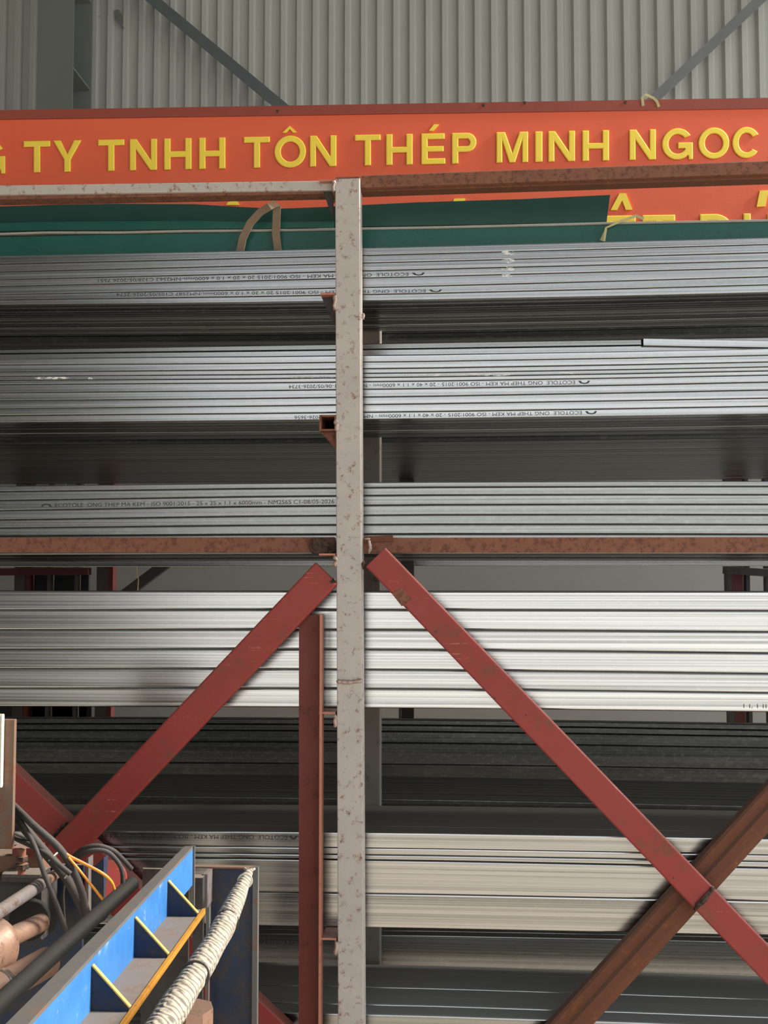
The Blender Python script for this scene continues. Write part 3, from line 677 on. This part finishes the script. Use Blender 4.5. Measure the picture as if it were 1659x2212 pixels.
def ribbon(name, pts, w, mat, t=.0015, wdir=(1,0,.0), label=None, cat=None, sc=None):
    m = MB(); m.sweep(pts, [(t, -w/2), (t, w/2), (0, w/2), (0, -w/2)], (0,1,0), scale=sc); o = m.obj(name, M[mat])
    return tag(o, label, cat) if label else o
ribbon('cord_tie', [S(1387,232,.012), S(1385,214,.012), S(1392,208,.014), S(1408,215,.014), S(1416,222,.014), S(1421,234,.012)], .009, 'tie', label='pale cord tied over the top edge of the orange sign', cat='tie')

# ---------------------------------------------------------------- green sheets lying above the topmost bundle
def sheet(name, top, bot, Y, t, mat, label, edge=None):
    m = MB(); n = len(top)
    v = [P(x, y, Y) for x, y in top] + [P(x, y, Y) for x, y in bot]
    v += [q + Vector((0, t, 0)) for q in v]
    f = []
    for i in range(n-1):
        f += [(i, n+i, n+i+1, i+1), (2*n+i, 2*n+i+1, 3*n+i+1, 3*n+i), (i, i+1, 2*n+i+1, 2*n+i), (n+i, 3*n+i, 3*n+i+1, n+i+1)]
    f += [(0, 2*n, 3*n, n), (n-1, 2*n-1, 4*n-1, 3*n-1)]
    m.add(v, f); o = m.obj(name, M[mat]); tag(o, label, 'sheet'); return o
lower = sheet('green_flashing', [(-200,516),(200,508),(720,499),(1200,489),(1659,480),(1900,475)], [(-200,560),(200,552),(720,543),(1200,532),(1659,519),(1900,514)], 3.06, .09, 'green2', 'long flat green flashing lying along the top of the topmost bundle')
m = MB(); pts = [P(x, y, 3.055) for x, y in [(-200,511),(0,505),(100,502),(260,502),(400,499),(560,498),(720,495),(950,491),(1200,485),(1310,482),(1659,476),(1900,472)]]
m.sweep(pts, rrect(.03, .006, .001, 1, 0, -.003)); e = m.obj('folded_edge', M['sheetedge'], lower)
upper = sheet('green_sheet', [(-200,450),(0,446),(120,442),(250,440),(420,441),(520,447),(600,451),(700,447),(900,437),(1130,430),(1318,421)],
              [(-200,507),(0,499),(120,497),(250,496),(420,494),(520,493),(600,493),(700,491),(900,487),(1130,483),(1310,481)], 3.10, .03, 'green', 'dark green curved sheet lying over the flashing, its wavy top edge before the orange sign')
ridge = sheet('green_sheet', [(-200,492),(0,482),(120,479),(260,478),(420,477),(560,480),(720,478)], [(-200,507),(0,499),(120,497),(260,497),(420,494),(560,493),(720,491)], 3.085, .012, 'green2', 'lower green sheet lip showing under the dark curved sheet, left of the post')
# strap and yellow tie
strap_pts = [P(518,545,3.04), P(524,515,3.035), P(540,482,3.03), P(562,458,3.03), P(582,446,3.03), P(592,441,3.035), P(598,446,3.04), P(597,470,3.035), P(596,505,3.035), P(601,545,3.04)]
ribbon('strap', strap_pts, .021, 'strap', .003, label='tan webbing strap looped over the green sheets left of the post', cat='strap')
ribbon('cord_tie', [P(1299,520,3.045), P(1306,503,3.045), P(1309,492,3.045), P(1340,478,3.045), P(1374,466,3.045), P(1391,473,3.04)], .008, 'tie', label='straw coloured cord knotted round the green sheet end at right', cat='tie', sc=[1,.8,.6,.8,1,1])
m = MB(); p = P(1309, 494, 3.04)
ribbon('cord_tie', [P(1309,494,3.038), P(1307,508,3.038), P(1305,521,3.038)], .006, 'tie', label='short loose cord end hanging below the knot at the green sheet end', cat='tie')

# ---------------------------------------------------------------- the blue machine, lower left
MC = thing('roll_forming_machine', P(330, 2212, 2.2) * 1 - Vector((0, 0, .6)), 'blue roll forming machine with ribbed ledge, rollers and side panel, lower left corner', 'machine')
def Yh(h, y): return h*F/(y-1262)
fl = MB()
q = [P(-110, 2336, 1.29), P(-53, 2336, 1.29), P(416.5, 1827, 2.45), P(399, 1826, 2.45)]
zt = sum(v.z for v in q)/4
q = [Vector((v.x, v.y, zt)) for v in q]
fl.prism(q, (0, 0, -.006)); fl.obj('top_flange', M['flange'], MC)
zbm = EYE.z - .634
wx = lambda Y: q[1].x + (q[2].x-q[1].x)*(Y-q[1].y)/(q[2].y-q[1].y)
m = MB(); w0, w1 = 1.29, 2.45
m.hexa([(wx(w0)-.006,w0,zbm),(wx(w0),w0,zbm),(wx(w0),w0,zt-.006),(wx(w0)-.006,w0,zt-.006),(wx(w1)-.006,w1,zbm),(wx(w1),w1,zbm),(wx(w1),w1,zt-.006),(wx(w1)-.006,w1,zt-.006)]); m.obj('web', M['blue'], MC)
ew = lambda Y: wx(Y) + .058
m = MB(); w1 = 2.27
m.hexa([(wx(w0),w0,zbm-.005),(ew(w0),w0,zbm-.005),(ew(w0),w0,zbm),(wx(w0),w0,zbm),(wx(w1),w1,zbm-.005),(ew(w1),w1,zbm-.005),(ew(w1),w1,zbm),(wx(w1),w1,zbm)]); m.obj('ledge', M['ledge'], MC)
m = MB()
m.hexa([(ew(w0),w0,zbm-.008),(ew(w0)+.006,w0,zbm-.008),(ew(w0)+.006,w0,zbm+.002),(ew(w0),w0,zbm+.002),(ew(w1),w1,zbm-.008),(ew(w1)+.006,w1,zbm-.008),(ew(w1)+.006,w1,zbm+.002),(ew(w1),w1,zbm+.002)]); m.obj('ledge_edge', M['orange'], MC)
for Yg in (2.22, 1.975, 1.727, 1.478):
    X0, X1 = wx(Yg), ew(Yg)
    tri = [(X0, Yg, zbm), (X1, Yg, zbm), (X1, Yg, zbm+.006), (X0, Yg, zt-.016)]
    m = MB(); m.prism(tri, (0, .006, 0)); g = m.obj('gusset', M['navy'], MC)
    m = MB(); a, c = Vector((X0, Yg-.001, zt-.015)), Vector((X1, Yg-.001, zbm+.006)); nrm = Vector((.8, 0, .55)).normalized()*.0022
    m.prism([a, c, c+nrm, a+nrm], (0, .008, 0)); m.obj('gusset_edge', M['yellowe'], g)
m = MB(); X = wx(2.45); m.box((X-.004, 2.45, zbm-.05), (X+.004, 2.456, zt)); m.obj('end_plate', M['flange'], MC)
# side panel and blocks behind the beam
def pbox(name, x0, y0, x1, y1, Y, d, mat, parent=MC, r=.002):
    a, c = P(x0, y1, Y), P(x1, y0, Y); m = MB()
    m.sweep([Vector((a.x, Y, (a.z+c.z)/2)), Vector((c.x, Y, (a.z+c.z)/2))], rrect(d, c.z-a.z, min(r, d*.4), 2, 0, -(c.z-a.z)/2)); return m.obj(name, M[mat], parent)
sp_ = pbox('side_panel', 448, 1877, 547, 2800, 2.56, .008, 'navy')
m = MB(); e0, e1 = P(546, 1874, 2.55), P(551, 2800, 2.55); m.box((e0.x, 2.55, e1.z), (e1.x, 2.565, e0.z)); m.obj('panel_rim', M['flange'], sp_)
e0, e1 = P(414, 1872, 2.55), P(551, 1878, 2.55); m = MB(); m.box((e0.x, 2.55, e1.z), (e1.x, 2.57, e0.z)); m.obj('panel_rim', M['house'], sp_)
pbox('bearing_block', 414, 1896, 438, 1966, 2.48, .03, 'dark'); pbox('bearing_block', 438, 1888, 448, 1960, 2.50, .05, 'pipe')
pbox('angle_strip', 437, 1960, 452, 2800, 2.515, .01, 'flange'); pbox('angle_strip', 408, 1975, 437, 2800, 2.52, .02, 'dark')
m = MB(); c0 = P(415, 2190, 2.30); hexp = [(c0.x + .042*math.cos(math.radians(a)), c0.y + .05*math.sin(math.radians(a)), c0.z+.012) for a in range(0, 360, 45)]
m.prism(hexp, (0,0,-.03)); m.obj('foot_flange', M['roll'], MC)
m = MB(); m.cyl((c0.x, c0.y, 0), (c0.x, c0.y, c0.z-.018), .022, 16); m.obj('foot_column', M['dark'], MC, 40)
# dark interior
pbox('inner_panel', -160, 1868, 180, 2800, 2.46, .01, 'navy'); pbox('inner_panel', 296, 1878, 408, 2800, 2.58, .01, 'dark')
m = MB(); m.prism([P(190,1885,2.40), P(224,1853,2.40), P(224,1990,2.40), P(190,2010,2.40)], (0,.03,0)); m.obj('blue_bracket', M['navy'], MC)
m = MB(); m.prism([P(186,1855,2.38), P(191,1853,2.38), P(191,2010,2.38), P(186,2010,2.38)], (0,.03,0)); m.obj('bracket_edge', M['pipe'], MC)
m = MB(); a, c = P(222, 1905, 2.45), P(228, 1905, 2.62); m.cyl(P(230,1900,2.42), P(236,1898,2.62), .040, 28); m.obj('drum', M['red'], MC, 40)
# pipes along the machine
m = MB(); m.cyl(P(-60, 2008, 1.93), P(97, 1904, 2.26), .0125, 20); pp = m.obj('tie_rod', M['pipe'], MC, 50)
m = MB(); m.cyl(P(97, 1904, 2.26), P(122, 1887, 2.33), .0105, 20); m.obj('rod_end', M['roll'], pp, 50)
m = MB(); a, c = P(-80, 2238, 1.56), P(285, 1909, 2.33); m.cyl(a, c, .0145, 22); bpip = m.obj('guide_pipe', M['black'], MC, 50)
m = MB(); d = (c-a).normalized(); m.cyl(c, c + d*.006, .0138, 22, .007); m.obj('pipe_end', M['rust'], bpip, 50)
# rollers, bearings, adjusting bolt
def lathe(name, a, axis, prof, mat, n=28):
    m = MB(); a = Vector(a); ax = Vector(axis).normalized(); d = Vector((0,0,1)); u = (d - ax*d.dot(ax)).normalized(); w = ax.cross(u)
    vs = []; k = len(prof)
    for t, r in prof: vs += [a + ax*t + (u*math.cos(2*math.pi*i/n) + w*math.sin(2*math.pi*i/n))*r for i in range(n)]
    fs = [(j*n+i, j*n+(i+1) % n, (j+1)*n+(i+1) % n, (j+1)*n+i) for j in range(k-1) for i in range(n)]
    fs += [tuple(range(n-1,-1,-1)), tuple(range((k-1)*n, k*n))]
    m.add(vs, fs); return m.obj(name, M[mat], MC, 35)
ax = Vector((.22, 1, 0)); an = ax.normalized()
lathe('forming_roller', P(-4, 2038, 2.12) - an*.2, ax, [(0,.050),(.17,.050),(.176,.053),(.188,.053),(.196,.048),(.198,.019),(.34,.018),(.341,.01)], 'roll', 36)
pbox('bearing_block', -40, 1905, 90, 2030, 2.335, .09, 'dark', r=.01)
lathe('bearing_ring', P(67, 1981, 2.325), (.22,-1,0), [(0,.036),(.004,.039),(.03,.039),(.031,.021)], 'black')
lathe('forming_roller', P(-2, 2135, 2.04) - an*.15, ax, [(0,.03),(.13,.03),(.146,.034),(.15,.032),(.151,.028),(.3,.028),(.302,.02)], 'roll', 36)
lathe('roller_ring', P(2, 2134, 2.045) - an*.012, ax, [(0,.035),(.002,.0365),(.012,.0365),(.014,.035)], 'shiny', 36)
pbox('bearing_cap', 3, 1888, 86, 1908, 2.31, .06, 'dark', r=.008)
pbox('clamp_bar', -40, 1850, 92, 1884, 2.36, .05, 'house')
b0 = P(47, 1888, 2.29); m = MB(); m.cyl(b0, b0 + Vector((0,0,.05)), .0075, 14); bolt = m.obj('adjusting_bolt', M['rust'], MC, 40)
for dz, rr, hh in ((.010, .014, .010), (.026, .012, .009)):
    m = MB(); m.cyl(b0 + Vector((0,0,dz)), b0 + Vector((0,0,dz+hh)), rr, 6); m.obj('nut', M['burn'], bolt)
pbox('clamp_plate', 26, 1832, 78, 1852, 2.33, .05, 'redd')
pbox('housing', -160, 1554, 31, 1832, 2.22, .012, 'house', r=.003)
o = pbox('switch_box', -160, 1543, 4, 1700, 2.205, .013, 'cream', None, .004); tag(o, 'cream painted box edge before the flaking grey housing, left edge', 'box')
# cables
def spline(pts, n=8):
    pts = [Vector(p) for p in pts]; out = []
    for i in range(len(pts)-1):
        p0, p1, p2, p3 = pts[max(0,i-1)], pts[i], pts[i+1], pts[min(len(pts)-1,i+2)]
        for k in range(n):
            t = k/n; out.append(.5*((2*p1) + (p2-p0)*t + (2*p0-5*p1+4*p2-p3)*t*t + (3*p1-p0-3*p2+p3)*t**3))
    out.append(pts[-1]); return out
def cable(pts, r, mat, label, group, name='cable'):
    m = MB(); m.sweep(spline([P(*p) for p in pts]), circ(r, 10), (.3,1,.2)); o = m.obj(name, M[mat], None, 60); return tag(o, label, 'cable', group)
CG = 'cables hanging over the machine'
c1 = cable([(4,1716,2.36),(30,1741,2.33),(72,1782,2.23),(127,1831,2.22),(157,1878,2.225),(175,1921,2.24),(184,1958,2.27),(190,1990,2.30)], .0072, 'cable', 'thick black cable running topmost down from the grey housing', CG)
c2 = cable([(6,1738,2.37),(32,1762,2.345),(62,1800,2.27),(110,1856,2.245),(140,1892,2.25),(165,1935,2.27),(188,1990,2.32)], .0095, 'cable', 'thickest black cable curving down behind the tie rod end', CG)
cable([(12,1722,2.345),(34,1756,2.30),(72,1822,2.195),(96,1889,2.19),(120,1948,2.21),(146,2020,2.25)], .0048, 'cable', 'thin straight black cable crossing in front of the tie rod', CG)
cable([(4,1796,2.35),(34,1811,2.31),(70,1828,2.23),(105,1848,2.205),(128,1868,2.205),(152,1888,2.205)], .0052, 'cable', 'dusty cable fastened across the thick cables by white ties', CG)
cable([(4,1790,2.36),(34,1806,2.335),(64,1820,2.285),(100,1842,2.27),(130,1872,2.29),(150,1912,2.31)], .0065, 'cable', 'dull black cable leaving the lower edge of the grey housing', CG)
cable([(158,1852,2.31),(179,1834,2.30),(210,1827,2.30),(242,1836,2.31),(264,1855,2.33),(284,1877,2.35)], .0048, 'cable', 'outer black cable of the loop arching over the red drum', CG)
cable([(160,1860,2.275),(193,1839,2.265),(229,1839,2.27),(253,1860,2.28),(264,1884,2.285),(265,1918,2.29)], .0046, 'cable', 'inner black cable of the loop arching over the red drum', CG)
cable([(141,1900,2.33),(137,1930,2.34),(138,1960,2.35),(140,1992,2.36)], .0022, 'cable', 'thin dark wire hanging beside the thin straight cable', CG)
cable([(120,1822,2.22),(145,1846,2.22),(177,1863,2.22),(220,1886,2.22),(240,1904,2.23),(247,1922,2.24)], .0031, 'ocable', 'orange cable curving in front of the red drum', CG)
cable([(148,1852,2.215),(165,1872,2.215),(179,1889,2.215),(200,1915,2.22),(222,1943,2.24)], .0026, 'ocable', 'straight orange cable running down past the blue bracket', CG)
for (x, y), par, rr in (((116,1850), c1, .012), ((152,1885), c2, .014)):
    m = MB(); ce = P(x, y, 2.245); tdir = (P(x+10, y+11, 2.245) - ce).normalized(); u = tdir.cross(Vector((0,1,0))).normalized()
    ring = [ce + (u*math.cos(a_) + Vector((0,1,0))*math.sin(a_))*rr for a_ in [2*math.pi*i/16 for i in range(17)]]
    m.sweep(ring, circ(.0015, 6), tdir); m.obj('zip_tie', M['cream'], par)
# wrapped hose bundle
bp_ = [(538,1884,2.50),(527,1908,2.44),(508,1950,2.30),(485,2000,2.13),(450,2062,1.93),(405,2132,1.72),(358,2205,1.53),(310,2280,1.36)]
bpts = spline([P(*p) for p in bp_], 6); n_ = len(bpts)
HB = thing('hose_bundle', bpts[n_//2], 'pale woven wrapped hose bundle leaning across the blue side panel', 'hose')
m = MB(); sc = [.42 + .58*min(1, i/(n_*.32)) for i in range(n_)]
sc = [s_*(1 + .04*math.sin(i*.8)) for i, s_ in enumerate(sc)]
def wob(k, r, n=24): return [(r*(1+.06*math.sin(3*t)+.04*math.sin(5*t+1))*math.cos(t), r*(1+.06*math.sin(3*t)+.04*math.sin(5*t+1))*math.sin(t)) for t in [2*math.pi*i/n for i in range(n)]]
m.sweep(bpts, wob(0, .0205), (1,0,.3), scale=sc); m.obj('sheath', M['bundle'], HB, 60)
def band(i, r, mat, wdt=.006):
    m = MB(); t = (bpts[i+1]-bpts[i]).normalized(); m.sweep([bpts[i]-t*wdt/2, bpts[i]+t*wdt/2], circ(r, 20), (1,0,.3)); return m.obj('tie_band', M[mat], HB, 40)
band(5, .0165, 'cream', .002); band(17, .0225, 'cable', .005); band(28, .0232, 'cable', .007)
tipd = (bpts[0]-bpts[2]).normalized()
for k in range(4):
    m = MB(); off = Vector((random.uniform(-.006,.006), random.uniform(-.004,.004), 0)); m.sweep([bpts[1]+off, bpts[0]+off+tipd*.008, bpts[0]+off*1.6+tipd*.016+Vector((random.uniform(-.008,.004),0,0))], circ(.003, 6), (0,1,0)); m.obj('frayed_end', M['bundle'], HB, 60)
